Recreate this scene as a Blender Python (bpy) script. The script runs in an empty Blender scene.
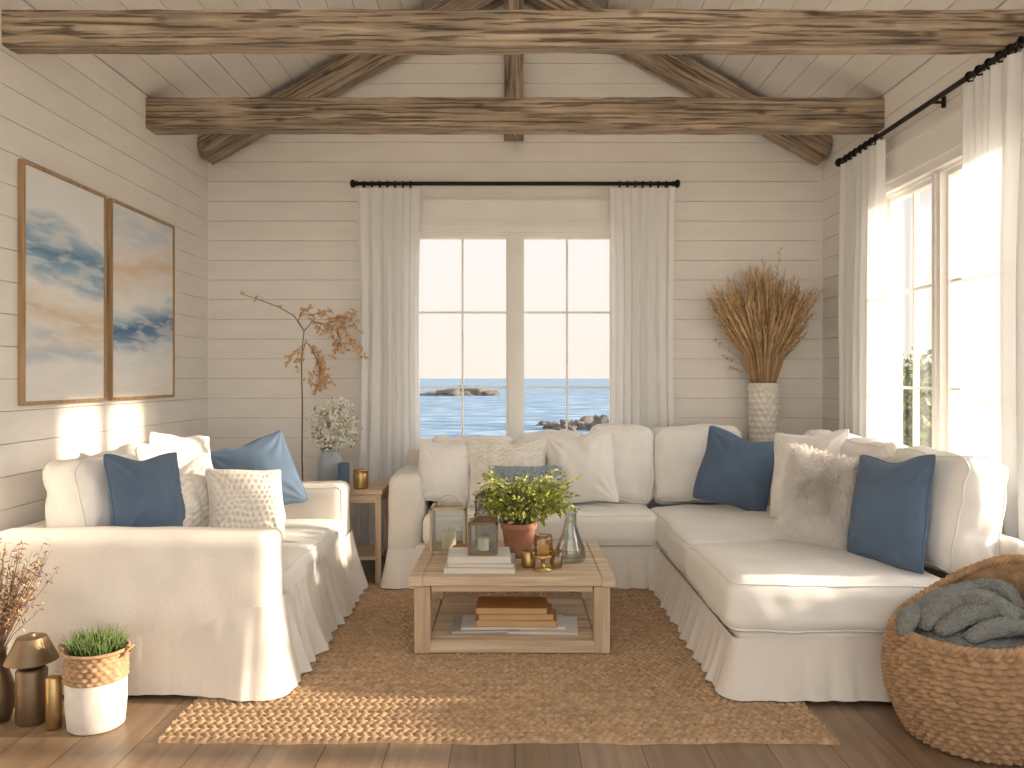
import bpy, bmesh, math, random
from mathutils import Vector, Matrix, Euler, noise
import numpy as np
random.seed(7)
S=bpy.context.scene
COL=S.collection
S.view_settings.view_transform='Standard'
def lin(c):
    return tuple(((x/255)/12.92 if x/255<=0.04045 else ((x/255+0.055)/1.055)**2.4) for x in c)
# ------------------------------------------------------------------ materials
def base_mat(name):
    m=bpy.data.materials.new(name); m.use_nodes=True
    nt=m.node_tree; b=nt.nodes['Principled BSDF']
    return m,nt,b
def ramp(nt,stops,fac,interp='LINEAR'):
    r=nt.nodes.new('ShaderNodeValToRGB'); cr=r.color_ramp; cr.interpolation=interp
    while len(cr.elements)<len(stops): cr.elements.new(0.5)
    for e,(p,c) in zip(cr.elements,stops):
        e.position=p; e.color=(*c,1)
    nt.links.new(fac,r.inputs['Fac']); return r
def coords(nt,scale=(1,1,1),rot=(0,0,0)):
    tc=nt.nodes.new('ShaderNodeTexCoord'); mp=nt.nodes.new('ShaderNodeMapping')
    mp.inputs['Scale'].default_value=scale; mp.inputs['Rotation'].default_value=rot
    nt.links.new(tc.outputs['Object'],mp.inputs['Vector']); return mp.outputs['Vector']
def noise_n(nt,vec,scale,detail=3,dist=0):
    n=nt.nodes.new('ShaderNodeTexNoise'); n.inputs['Scale'].default_value=scale
    n.inputs['Detail'].default_value=detail; n.inputs['Distortion'].default_value=dist
    nt.links.new(vec,n.inputs['Vector']); return n.outputs['Fac']
def bump(nt,b,h,strength=.3,dist=.01):
    bp=nt.nodes.new('ShaderNodeBump'); bp.inputs['Strength'].default_value=strength; bp.inputs['Distance'].default_value=dist
    nt.links.new(h,bp.inputs['Height']); nt.links.new(bp.outputs['Normal'],b.inputs['Normal'])
def mat(name,rgb,rough=.8,metal=0,var=.08,vs=6,bs=0,bstr=.3,bd=.004,stretch=(1,1,1),sheen=0,kind='noise',spec=None):
    m,nt,b=base_mat(name); c=lin(rgb); v=coords(nt,stretch)
    n=noise_n(nt,v,vs)
    r=ramp(nt,[(.3,tuple(x*(1-var) for x in c)),(.7,tuple(min(1,x*(1+var)) for x in c))],n)
    nt.links.new(r.outputs['Color'],b.inputs['Base Color'])
    b.inputs['Roughness'].default_value=rough; b.inputs['Metallic'].default_value=metal
    if spec is not None: b.inputs['Specular IOR Level'].default_value=spec
    if sheen: b.inputs['Sheen Weight'].default_value=sheen
    if bs:
        if kind=='noise': h=noise_n(nt,v,bs,4)
        else:
            vo=nt.nodes.new('ShaderNodeTexVoronoi'); vo.inputs['Scale'].default_value=bs
            nt.links.new(v,vo.inputs['Vector']); h=vo.outputs['Distance']
        bump(nt,b,h,bstr,bd)
    return m
def wood(name,c1,c2,c3,axis=0,rough=.6,scale=1.0,knots=True,bs=.5,cross=14):
    m,nt,b=base_mat(name)
    st=[cross*scale]*3; st[axis]=.8*scale
    v=coords(nt,tuple(st))
    n=noise_n(nt,v,1.6,11,.35); 
    r=ramp(nt,[(.30,lin(c1)),(.5,lin(c2)),(.70,lin(c3))],n)
    out=r.outputs['Color']; hgt=n
    if knots:
        st2=[9*scale]*3; st2[axis]=4*scale
        v2=coords(nt,tuple(st2)); vo=nt.nodes.new('ShaderNodeTexVoronoi'); vo.inputs['Scale'].default_value=1
        nt.links.new(v2,vo.inputs['Vector'])
        k=ramp(nt,[(.05,(.28,.25,.23)),(.2,(1,1,1))],vo.outputs['Distance'])
        mx=nt.nodes.new('ShaderNodeMix'); mx.data_type='RGBA'; mx.blend_type='MULTIPLY'; mx.inputs[0].default_value=.8
        nt.links.new(out,mx.inputs[6]); nt.links.new(k.outputs['Color'],mx.inputs[7]); out=mx.outputs[2]
        st3=[70*scale]*3; st3[axis]=3*scale
        v3=coords(nt,tuple(st3)); n3=noise_n(nt,v3,1,5,.2); k3=ramp(nt,[(.38,(.30,.26,.23)),(.46,(1,1,1))],n3)
        mx2=nt.nodes.new('ShaderNodeMix'); mx2.data_type='RGBA'; mx2.blend_type='MULTIPLY'; mx2.inputs[0].default_value=.8
        nt.links.new(out,mx2.inputs[6]); nt.links.new(k3.outputs['Color'],mx2.inputs[7]); out=mx2.outputs[2]
        v4=coords(nt,(5,5,5)); n4=noise_n(nt,v4,1,4); k4=ramp(nt,[(.35,(.80,.81,.83)),(.65,(1.12,1.1,1.08))],n4)
        mx3=nt.nodes.new('ShaderNodeMix'); mx3.data_type='RGBA'; mx3.blend_type='MULTIPLY'; mx3.inputs[0].default_value=.9
        nt.links.new(out,mx3.inputs[6]); nt.links.new(k4.outputs['Color'],mx3.inputs[7]); out=mx3.outputs[2]
        ad=nt.nodes.new('ShaderNodeMath'); nt.links.new(k3.outputs['Color'],ad.inputs[0]); nt.links.new(n,ad.inputs[1]); hgt=ad.outputs[0]
    nt.links.new(out,b.inputs['Base Color']); b.inputs['Roughness'].default_value=rough
    bump(nt,b,hgt,bs,.01); return m
def glassmat(name,tint=(1,1,1),gl=.08):
    m=bpy.data.materials.new(name); m.use_nodes=True; nt=m.node_tree; nt.nodes.clear()
    o=nt.nodes.new('ShaderNodeOutputMaterial'); t=nt.nodes.new('ShaderNodeBsdfTransparent'); t.inputs[0].default_value=(*tint,1)
    g=nt.nodes.new('ShaderNodeBsdfGlossy'); g.inputs['Roughness'].default_value=.03
    lw=nt.nodes.new('ShaderNodeLayerWeight'); lw.inputs['Blend'].default_value=.3
    mm=nt.nodes.new('ShaderNodeMath'); mm.operation='MULTIPLY_ADD'; mm.inputs[1].default_value=.5; mm.inputs[2].default_value=gl
    if name=='window_glass': mm.inputs[1].default_value=.15
    nt.links.new(lw.outputs['Fresnel'],mm.inputs[0])
    x=nt.nodes.new('ShaderNodeMixShader'); nt.links.new(mm.outputs[0],x.inputs[0]); nt.links.new(t.outputs[0],x.inputs[1]); nt.links.new(g.outputs[0],x.inputs[2])
    nt.links.new(x.outputs[0],o.inputs[0]); return m
def curtainmat():
    m=bpy.data.materials.new('sheer_linen'); m.use_nodes=True; nt=m.node_tree; nt.nodes.clear()
    o=nt.nodes.new('ShaderNodeOutputMaterial'); c=(.97,.965,.95,1)
    d=nt.nodes.new('ShaderNodeBsdfDiffuse'); d.inputs[0].default_value=c
    t=nt.nodes.new('ShaderNodeBsdfTranslucent'); t.inputs[0].default_value=c
    tr=nt.nodes.new('ShaderNodeBsdfTransparent')
    a=nt.nodes.new('ShaderNodeMixShader'); a.inputs[0].default_value=.24
    b=nt.nodes.new('ShaderNodeMixShader'); b.inputs[0].default_value=.05
    nt.links.new(d.outputs[0],a.inputs[1]); nt.links.new(t.outputs[0],a.inputs[2])
    nt.links.new(a.outputs[0],b.inputs[1]); nt.links.new(tr.outputs[0],b.inputs[2]); nt.links.new(b.outputs[0],o.inputs[0])
    return m
M={}
M['wall']=mat('painted_shiplap',(240,235,228),.55,var=.03,vs=3,bs=30,bstr=.12,stretch=(1,1,4))
M['wallgap']=mat('shiplap_gap',(180,170,156),.9)
M['trim']=mat('painted_trim',(244,240,234),.45,var=.02)
M['linen']=mat('white_linen',(242,238,232),.95,var=.03,vs=4,bs=220,bstr=.25,bd=.002,sheen=.1)
M['linen2']=mat('slipcover_linen',(228,221,212),.95,var=.04,vs=5,bs=180,bstr=.35,bd=.003,sheen=.1)
M['blue']=mat('blue_linen',(88,108,132),.95,var=.12,vs=5,bs=200,bstr=.3,bd=.003,sheen=.1)
M['bluegrey']=mat('bluegrey_weave',(152,166,174),.95,var=.25,vs=60,bs=90,bstr=.6,kind='v')
M['knit']=mat('knit_white',(232,225,214),.95,var=.06,vs=40,bs=160,bstr=.6,bd=.004,kind='v')
M['boucle']=mat('boucle_white',(237,231,221),.95,var=.05,vs=20,bs=150,bstr=.6,bd=.004)
M['fur']=mat('faux_fur',(250,243,236),.9,var=.04,vs=12)
M['beam']=wood('rustic_beam',(126,110,92),(166,147,125),(196,178,155),0,bs=.9,cross=24)
M['oakx']=wood('light_oak_x',(184,158,130),(206,182,152),(224,203,176),0,scale=1.5,knots=False,bs=.2)
M['oakz']=wood('light_oak_z',(180,154,126),(202,178,148),(220,199,172),2,scale=1.5,knots=False,bs=.2)
M['frame']=wood('frame_oak',(150,120,86),(176,144,106),(196,164,124),2,scale=2,knots=False,bs=.1)
M['black']=mat('black_iron',(38,34,32),.45,metal=.7)
M['brass']=mat('brass',(190,160,112),.35,metal=1)
M['bronze']=mat('aged_bronze',(128,108,84),.45,metal=.8)
M['terra']=mat('terracotta',(174,122,96),.8,var=.12,vs=20,bs=60)
M['leaf']=mat('leaf_green',(164,166,74),.6,var=.3,vs=20)
M['leafd']=mat('leaf_dark',(110,126,56),.6,var=.25,vs=20)
M['grass']=mat('grass_green',(98,120,62),.7,var=.25,vs=20)
M['twig']=mat('twig_brown',(124,98,76),.9,var=.15)
M['drybud']=mat('dry_bud',(222,184,140),.9,var=.15,vs=30)
M['wheat']=mat('dried_wheat',(216,184,140),.9,var=.2,vs=14)
M['wheatd']=mat('dried_wheat_dark',(180,142,100),.9,var=.2,vs=14)
M['ceram']=mat('white_ceramic',(232,226,216),.6,var=.08,vs=12,bs=40,bstr=.3)
M['greyvase']=mat('grey_glaze',(158,168,174),.35,var=.1,vs=5)
M['wick']=mat('wicker',(174,140,106),.85,var=.3,vs=30,bs=120,bstr=.5)
M['jute']=mat('jute',(184,154,122),.95,var=.3,vs=24,bs=200,bstr=.5,stretch=(1,3,1),spec=.2)
M['throw']=mat('knit_throw',(134,136,132),.98,var=.12,vs=30,bs=110,bstr=1,bd=.008,kind='v')
M['soil']=mat('soil',(60,44,32),1)
M['paper']=mat('paper',(222,214,200),.8,stretch=(1,1,60),vs=12,var=.12)
M['bookw']=mat('book_cover_white',(226,222,214),.6)
M['bookg']=mat('book_cover_grey',(174,172,168),.6)
M['booko']=mat('book_cover_orange',(204,142,80),.6)
M['bookt']=mat('book_cover_tan',(204,170,122),.6)
M['candle']=mat('candle_wax',(240,228,200),.5)
M['whitefl']=mat('white_blossom',(240,236,222),.8,var=.06)
M['sage']=mat('sage_stem',(164,170,140),.8,var=.15)
M['glass']=glassmat('window_glass',gl=.005)
M['glassj']=glassmat('jar_glass',(.90,.92,.90),.10)
M['amber']=glassmat('amber_glass',(.9,.78,.52),.10)
M['curtain']=curtainmat()
def floor_mat():
    m,nt,b=base_mat('oak_floor'); v=coords(nt,(1,1,1),(0,0,math.pi/2))
    br=nt.nodes.new('ShaderNodeTexBrick'); br.inputs['Scale'].default_value=1
    br.inputs['Brick Width'].default_value=1.9; br.inputs['Row Height'].default_value=.24
    br.inputs['Mortar Size'].default_value=.002; br.inputs['Mortar'].default_value=(.05,.035,.025,1)
    br.inputs['Color1'].default_value=(*lin((138,116,94)),1); br.inputs['Color2'].default_value=(*lin((158,134,110)),1)
    nt.links.new(v,br.inputs['Vector'])
    v2=coords(nt,(14,1,1)); n=noise_n(nt,v2,1.7,8,.7); r=ramp(nt,[(.3,(.64,.61,.58)),(.7,(1.1,1.08,1.06))],n)
    mx=nt.nodes.new('ShaderNodeMix'); mx.data_type='RGBA'; mx.blend_type='MULTIPLY'; mx.inputs[0].default_value=.9
    nt.links.new(br.outputs['Color'],mx.inputs[6]); nt.links.new(r.outputs['Color'],mx.inputs[7])
    nt.links.new(mx.outputs[2],b.inputs['Base Color']); b.inputs['Roughness'].default_value=.33
    bump(nt,b,n,.15,.004); return m
M['floor']=floor_mat()
def paint_mat(name,stops,seed,z0,z1):
    m,nt,b=base_mat(name)
    tc=nt.nodes.new('ShaderNodeTexCoord'); sp=nt.nodes.new('ShaderNodeSeparateXYZ'); nt.links.new(tc.outputs['Object'],sp.inputs[0])
    mr=nt.nodes.new('ShaderNodeMapRange'); mr.inputs[1].default_value=z0; mr.inputs[2].default_value=z1; nt.links.new(sp.outputs['Z'],mr.inputs[0])
    def nz(sc,s,d,di,loc):
        mp=nt.nodes.new('ShaderNodeMapping'); mp.inputs['Scale'].default_value=sc; mp.inputs['Location'].default_value=(loc,loc*2,0)
        nt.links.new(tc.outputs['Object'],mp.inputs[0]); return noise_n(nt,mp.outputs[0],s,d,di)
    n=nz((1,.9,2.6),1.3,9,.25,seed)
    a=nt.nodes.new('ShaderNodeMath'); a.operation='MULTIPLY_ADD'; a.inputs[1].default_value=.36; a.inputs[2].default_value=-.18
    nt.links.new(n,a.inputs[0]); ad=nt.nodes.new('ShaderNodeMath'); nt.links.new(mr.outputs[0],ad.inputs[0]); nt.links.new(a.outputs[0],ad.inputs[1])
    r=ramp(nt,[(p,lin(c)) for p,c in stops],ad.outputs[0])
    n3=nz((1,1.6,9),2.2,7,.4,seed+3); k=ramp(nt,[(.46,(0,0,0)),(.60,(1,1,1))],n3)
    mx=nt.nodes.new('ShaderNodeMix'); mx.data_type='RGBA'; 
    km=nt.nodes.new('ShaderNodeMath'); km.operation='MULTIPLY'; km.inputs[1].default_value=.5; nt.links.new(k.outputs['Color'],km.inputs[0])
    nt.links.new(km.outputs[0],mx.inputs[0]); nt.links.new(r.outputs['Color'],mx.inputs[6]); mx.inputs[7].default_value=(*lin((246,243,238)),1)
    nt.links.new(mx.outputs[2],b.inputs['Base Color']); b.inputs['Roughness'].default_value=.7
    bump(nt,b,n3,.4,.004); return m
# ------------------------------------------------------------------ mesh builder
def finish(name,me,mats,parent=None,smooth=True,loc=(0,0,0),rot=(0,0,0)):
    for mm in mats: me.materials.append(M[mm] if isinstance(mm,str) else mm)
    if smooth: me.shade_smooth()
    o=bpy.data.objects.new(name,me); COL.objects.link(o); o.location=loc; o.rotation_euler=rot
    if parent: o.parent=parent
    return o
def empty(name):
    e=bpy.data.objects.new(name,None); COL.objects.link(e); e.empty_display_size=.1; return e
class MB:
    def __init__(s): s.v=[];s.f=[];s.m=[]
    def add(s,v,f,mi=0):
        o=len(s.v); s.v+= [tuple(p) for p in v]; s.f+=[tuple(i+o for i in q) for q in f]; s.m+=[mi]*len(f)
    def box(s,x0,x1,y0,y1,z0,z1,mi=0,mp=None):
        v=[(x,y,z) for z in (z0,z1) for x,y in ((x0,y0),(x1,y0),(x1,y1),(x0,y1))]
        if mp: v=[mp(*p) for p in v]
        s.add(v,[(3,2,1,0),(4,5,6,7),(0,1,5,4),(1,2,6,5),(2,3,7,6),(3,0,4,7)],mi)
    def bbox(s,x0,x1,y0,y1,z0,z1,mi=0,b=.004):
        bm=bmesh.new(); bmesh.ops.create_cube(bm,size=1)
        for p in bm.verts: p.co=Vector(((x0+x1)/2+p.co.x*(x1-x0),(y0+y1)/2+p.co.y*(y1-y0),(z0+z1)/2+p.co.z*(z1-z0)))
        bmesh.ops.bevel(bm,geom=bm.edges[:],offset=b,segments=2,affect='EDGES')
        bm.verts.index_update(); s.add([p.co for p in bm.verts],[[q.index for q in f.verts] for f in bm.faces],mi); bm.free()
    def tube(s,pts,r,n=6,mi=0,closed=False,cap=True):
        pts=[Vector(p) for p in pts]; N=len(pts)
        if not isinstance(r,(list,tuple)): r=[r]*N
        vs=[]; prev=None
        for i,p in enumerate(pts):
            if closed: t=pts[(i+1)%N]-pts[i-1]
            else: t=pts[min(i+1,N-1)]-pts[max(i-1,0)]
            t=t.normalized() if t.length>1e-9 else Vector((0,0,1))
            if prev is None: a=t.orthogonal().normalized()
            else:
                a=prev-t*prev.dot(t); a=a.normalized() if a.length>1e-6 else t.orthogonal().normalized()
            prev=a; b=t.cross(a)
            for k in range(n):
                an=2*math.pi*k/n; vs.append(p+(a*math.cos(an)+b*math.sin(an))*r[i])
        fs=[]
        for i in range(N if closed else N-1):
            j=(i+1)%N
            for k in range(n):
                k2=(k+1)%n; fs.append((i*n+k,i*n+k2,j*n+k2,j*n+k))
        if cap and not closed: fs.append(tuple(range(n))[::-1]); fs.append(tuple((N-1)*n+k for k in range(n)))
        s.add(vs,fs,mi)
    def lathe(s,prof,cx,cy,n=32,mi=0,disp=None,mfun=None):
        vs=[];fs=[]
        for j,(r,z) in enumerate(prof):
            for k in range(n):
                a=2*math.pi*k/n; rr,zz=(r,z) if not disp else disp(r,z,a,j)
                vs.append((cx+rr*math.cos(a),cy+rr*math.sin(a),zz))
        for j in range(len(prof)-1):
            for k in range(n):
                k2=(k+1)%n; fs.append((j*n+k,j*n+k2,(j+1)*n+k2,(j+1)*n+k))
        s.add(vs,fs,mi)
    def leaf(s,p,d,L,W,mi=0):
        d=Vector(d).normalized(); sd=d.cross(Vector((random.uniform(-1,1),random.uniform(-1,1),random.uniform(-.2,1)))).normalized()
        up=sd.cross(d); p=Vector(p)
        s.add([p,p+d*L*.45+sd*W+up*W*.4,p+d*L-up*L*.12,p+d*L*.45-sd*W+up*W*.4,p+d*L*.5],[(0,4,1),(1,4,2),(2,4,3),(3,4,0)],mi)
    def build(s,name,mats,parent=None,smooth=False,loc=(0,0,0),rot=(0,0,0)):
        me=bpy.data.meshes.new(name); me.from_pydata(s.v,[],s.f)
        me.polygons.foreach_set('material_index',s.m); me.update()
        o=finish(name,me,mats,parent,False,loc,rot)
        if smooth: me.shade_smooth()
        return o
def auto(o,ang=40):
    me=o.data; me.shade_smooth()
    bm=bmesh.new(); bm.from_mesh(me)
    for e in bm.edges:
        if len(e.link_faces)==2 and e.calc_face_angle(0)>math.radians(ang): e.smooth=False
    bm.to_mesh(me); bm.free(); return o
def softbox(name,c,size,r,m='linen',ax=2,crown=.02,amp=.006,n=22,rot=(0,0,0),parent=None,pipe=False,seed=0,nf=3.0,uneven=0):
    hw=[q/2 for q in size]
    bm=bmesh.new(); bmesh.ops.create_cube(bm,size=2); bmesh.ops.subdivide_edges(bm,edges=bm.edges[:],cuts=n,use_grid_fill=True)
    sv=Vector((seed*3.1,seed*1.7,seed*.9))
    def nzz(q):
        nv=Vector([noise.noise(q*nf+sv),noise.noise(q*nf+sv+Vector((9,0,0))),noise.noise(q*nf+sv+Vector((0,9,0)))])
        nv2=Vector([noise.noise(q*nf*3+sv),noise.noise(q*nf*3+sv+Vector((9,0,0))),noise.noise(q*nf*3+sv+Vector((0,9,0)))])
        return nv*amp*1.6+nv2*amp*.8
    def dfm(p):
        inn=Vector([max(-(hw[i]-r),min(hw[i]-r,p[i])) for i in range(3)]); d=p-inn
        if d.length>1e-9: q=inn+d.normalized()*r
        else: q=p.copy()
        u=[q[i]/hw[i] for i in range(3)]; o=[i for i in range(3) if i!=ax]
        w=max(0,1-u[o[0]]**2)**.7*max(0,1-u[o[1]]**2)**.7
        if abs(u[ax])>.2: q[ax]+=math.copysign(crown*w,u[ax])
        return q+nzz(q)
    for v in bm.verts:
        p=Vector([ (0.45*v.co[i]+0.55*math.sin(v.co[i]*math.pi/2))*hw[i] for i in range(3)]); v.co=dfm(p)
    if pipe:
        k=r*.707; 
        for sg in (-1,1):
            o=[i for i in range(3) if i!=ax]; pts=[]
            a,b=hw[o[0]]-r,hw[o[1]]-r; R=r
            for ci,(sx,sy) in enumerate(((1,1),(-1,1),(-1,-1),(1,-1))):
                for t in range(7):
                    an=math.pi/2*ci+math.pi/2*t/6
                    P=[0,0,0]; P[o[0]]=sx*a+math.cos(an)*R*.72; P[o[1]]=sy*b+math.sin(an)*R*.72; P[ax]=sg*(hw[ax]-r+k); pts.append(Vector(P))
                nx=[(-1,1),(-1,-1),(1,-1),(1,1)][ci]
                last=pts[-1]; Pn=[0,0,0]; an=math.pi/2*(ci+1); Pn[o[0]]=nx[0]*a+math.cos(an)*R*.72; Pn[o[1]]=nx[1]*b+math.sin(an)*R*.72; Pn[ax]=last[ax]; Pn=Vector(Pn)
                for t in range(1,16): pts.append(last.lerp(Pn,t/16))
            def d2(p):
                u=[p[i]/hw[i] for i in range(3)]; w=max(0,1-u[o[0]]**2)**.7*max(0,1-u[o[1]]**2)**.7
                q=p.copy(); q[ax]+=sg*crown*w
                return q+nzz(q)
            t=MB(); t.tube([d2(p) for p in pts],.005,6,0,closed=True)
            bv=[bm.verts.new(p) for p in t.v]
            for f in t.f: bm.faces.new([bv[i] for i in f])
    me=bpy.data.meshes.new(name); bm.to_mesh(me); bm.free()
    return finish(name,me,[m],parent,True,c,rot)
def pillow(name,c,w,h,t,yaw=0,lean=-15,roll=0,m='linen',seed=0,n=50,parent=None,fur=False,pipe=True,dent=.02,tex=None):
    mb=MB(); sv=Vector((seed*2.3,seed*5.1,1.3)); t=t*1.15
    if tex: n=130
    def surf(u,v,sg):
        x=w/2*u*(1-.09*(1-v*v)); z=h/2*v*(1-.09*(1-u*u))
        cr=(abs(u)**5)*(abs(v)**5); x*=1-.05*cr; z*=1-.05*cr
        T=t/2*max(0,(1-abs(u)**2.2))**.6*max(0,(1-abs(v)**2.2))**.6
        if v>0: z-=dent*math.exp(-(u/.35)**2)*v*v
        p=Vector((x,0,z))
        wr=noise.noise(p*6+sv+Vector((0,sg,0)))*.016
        for cu,cv in ((1,1),(-1,1),(1,-1),(-1,-1)):
            du,dv=u-cu,v-cv; rr=math.hypot(du,dv)
            if rr>.02: wr+=.007*math.sin(math.atan2(dv,du)*13+seed+cu)*math.exp(-((rr-.45)/.3)**2)
        wr+=noise.noise(Vector((p.x*16,sg*2,p.z*9))+sv)*.006
        if tex=='dots':
            gx,gz=x/.030,z/.030; row=math.floor(gz); gx+=.5*(row%2)
            dx,dz=(gx-math.floor(gx)-.5),(gz-row-.5); wr+=.011*max(0,1-(dx*dx+dz*dz)*5.5)
        elif tex=='cable':
            gx=x/.07; fx=gx-math.floor(gx)-.5; wr+=.008*abs(math.cos(fx*math.pi))**.5+.005*math.sin(z/.016*math.pi+(8*abs(fx)))
        e=max(0,1-max(abs(u),abs(v))**5)
        z+=noise.noise(Vector((u*1.5,v*1.5,0))+sv)*.02; x+=noise.noise(Vector((u*1.5,v*1.5,5))+sv)*.02
        bend=.02*noise.noise(Vector((u*.9,v*.9,8))+sv)
        return Vector((x,sg*(T+wr*e)+bend,z))
    for sg in (-1,1):
        vs=[];fs=[]
        for j in range(n+1):
            for i in range(n+1):
                u=math.sin((i/n*2-1)*math.pi/2)*.6+(i/n*2-1)*.4; v=math.sin((j/n*2-1)*math.pi/2)*.6+(j/n*2-1)*.4
                vs.append(surf(u,v,sg))
        for j in range(n):
            for i in range(n):
                q=(j*(n+1)+i,j*(n+1)+i+1,(j+1)*(n+1)+i+1,(j+1)*(n+1)+i); fs.append(q if sg<0 else q[::-1])
        mb.add(vs,fs)
    if pipe:
        pts=[]
        for k in range(40): pts.append(surf(-1+k/20,-1,1))
        for k in range(40): pts.append(surf(1,-1+k/20,1))
        for k in range(40): pts.append(surf(1-k/20,1,1))
        for k in range(40): pts.append(surf(-1,1-k/20,1))
        mb.tube(pts,.0045,5,0,closed=True)
    if fur:
        for k in range(26000):
            sg=-1 if random.random()<.75 else 1; u=random.uniform(-1,1); v=random.uniform(-1,1)
            p=surf(u,v,sg)
            nr=Vector((u*.7,sg*(1.05-max(abs(u),abs(v))),v*.7)).normalized()
            cl=Vector((noise.noise(p*12),0,noise.noise(p*12+Vector((5,5,5)))))
            d=(nr*.8+cl*.8+Vector((random.uniform(-.5,.5),random.uniform(-.2,.2),random.uniform(-1.0,.1)))).normalized()
            L=random.uniform(.03,.055); sd=d.orthogonal().normalized()*.0018
            mid=p+d*L*.55+Vector((0,0,.002)); tip=p+d*L+Vector((0,0,-.012))
            mb.add([p-sd,p+sd,mid+sd,mid-sd,tip],[(0,1,2,3),(3,2,4)])
    o=mb.build(name,[m],parent,True,c,(math.radians(lean),math.radians(roll),math.radians(yaw)))
    return o
def beam(name,p0,p1,w,h,m='beam',parent=None,amp=.0032,seed=0,nl=None):
    p0=Vector(p0);p1=Vector(p1); L=(p1-p0).length; nl=nl or int(L/.02)
    ring=[]; k=8
    for (a0,b0,a1,b1) in ((-1,-1,1,-1),(1,-1,1,1),(1,1,-1,1),(-1,1,-1,-1)):
        for t in range(k): 
            f=[0.03,.08,.2,.35,.5,.65,.8,.92][t]; ring.append(((a0+(a1-a0)*f)*w/2,(b0+(b1-b0)*f)*h/2))
    vs=[];fs=[];n=len(ring); sv=Vector((seed*7.7,0,0))
    for i in range(nl+1):
        x=-L/2+L*i/nl
        for (y,z) in ring:
            ed=1 if (abs(abs(y)-w/2)<.02 and abs(abs(z)-h/2)<.02) else .5
            d=noise.noise(Vector((x*1.8,y*9,z*9))+sv)*amp+noise.noise(Vector((x*9,y*20,z*20))+sv)*amp*.8*ed-max(0,noise.noise(Vector((x*3,y*45,z*45))+sv)-.15)*amp*2.2
            s=1+d/(min(w,h)/2); vs.append((x,y*s,z*s))
    for i in range(nl):
        for a in range(n):
            b=(a+1)%n; fs.append((i*n+a,i*n+b,(i+1)*n+b,(i+1)*n+a))
    fs.append(tuple(range(n))); fs.append(tuple(nl*n+a for a in range(n))[::-1])
    mb=MB(); mb.add(vs,fs)
    d=(p1-p0).normalized()
    ang=math.atan2(d.z,math.hypot(d.x,d.y)); yaw=math.atan2(d.y,d.x)
    o=mb.build(name,[m],parent,False,(p0+p1)/2,(0,-ang,yaw)); return auto(o,50)
# ------------------------------------------------------------------ room
XL,XR,YB=-2.42,2.42,6.3; ZW=3.26; YF=-1.0; PITCH=.60; ZR=ZW+PITCH*XR
def split_wall(mb,u0,u1,openings,zmax,mp,pitch=.155,z0=0,extent=None,th=.14,bt=.018):
    z=z0
    while z<zmax-1e-6:
        zt=min(z+pitch,zmax)
        cuts=sorted(set([z,zt]+[c for o in openings for c in (o[2],o[3]) if z<c<zt]))
        for a,b in zip(cuts[:-1],cuts[1:]):
            e0,e1=(u0,u1) if not extent else extent((a+b)/2)
            if e1-e0<.02: continue
            segs=[(e0,e1)]
            for o in openings:
                if o[2]<=a+1e-6 and o[3]>=b-1e-6:
                    ns=[]
                    for s0,s1 in segs:
                        if o[0]>s0 and o[1]<s1: ns+=[(s0,o[0]),(o[1],s1)]
                        else: ns.append((s0,s1))
                    segs=ns
            for s0,s1 in segs:
                mb.box(s0,s1,bt,th,a,b,1,mp)
                g0=.0016 if a==z else 0; g1=.0016 if b==zt else 0
                mb.box(s0,s1,0,bt+.001,a+g0,b-g1,0,mp)
        z=zt
back_open=(-.81,.80,.87,2.55); right_open=(3.75,5.30,.87,2.60); added_sun_open=(2.60,3.62,.68,2.5)  # last opening is out of view, added to let sun onto the rug
mb=MB(); split_wall(mb,XL,XR,[back_open],ZR-.02,lambda u,w,z:(u,YB+w,z),extent=lambda z:(XL,XR) if z<ZW else (-(ZR-z)/PITCH,(ZR-z)/PITCH))
mb.build('wall_back',['wall','wallgap'])
mb=MB(); split_wall(mb,YF,YB,[],ZW,lambda u,w,z:(XL-w,u,z)); mb.build('wall_left',['wall','wallgap'])
mb=MB(); split_wall(mb,YF,YB,[right_open,added_sun_open],ZW,lambda u,w,z:(XR+w,u,z)); mb.build('wall_right',['wall','wallgap'])
mb=MB(); mb.box(XL-.14,XR+.14,YF,YB+.14,-.12,0); mb.build('floor',['floor'])
mb=MB(); sl=math.hypot(XR,XR*PITCH)
for sg in (-1,1):
    nb=17
    for i in range(nb):
        a=i/nb+.0009; b=(i+1)/nb-.0009
        xa,xb=sg*XR*(1-a),sg*XR*(1-b); za,zb=ZW+PITCH*XR*a,ZW+PITCH*XR*b
        v=[(xa,YF,za),(xb,YF,zb),(xb,YB,zb),(xa,YB,za)]; v+=[(p[0],p[1],p[2]+.02) for p in v]
        mb.add(v,[(0,1,2,3),(7,6,5,4),(0,4,5,1),(1,5,6,2),(2,6,7,3),(3,7,4,0)],0)
    v=[(sg*(XR+.16),YF,ZW-PITCH*.16+.02),(0,YF,ZR+.02),(0,YB+.14,ZR+.02),(sg*(XR+.16),YB+.14,ZW-PITCH*.16+.02)]; v+=[(p[0],p[1],p[2]+.1) for p in v]
    mb.add(v,[(0,1,2,3),(7,6,5,4),(0,4,5,1),(1,5,6,2),(2,6,7,3),(3,7,4,0)],1)
mb.build('ceiling',['wall','wallgap'])
for nm,bx in (('baseboard_back',(XL,XR,YB-.018,YB,0,.13)),('baseboard_left',(XL,XL+.018,YF,YB-.02,0,.13)),('baseboard_right',(XR-.018,XR,YF,YB-.02,0,.13))):
    mb=MB(); mb.bbox(*bx,0,.004); mb.build(nm,['trim'])
beam('ceiling_beam',(XL,3.83,3.055),(XR,3.83,3.055),.12,.17,seed=1)
beam('ceiling_beam',(XL,5.32,3.14),(XR,5.32,3.14),.16,.205,seed=2)
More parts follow.
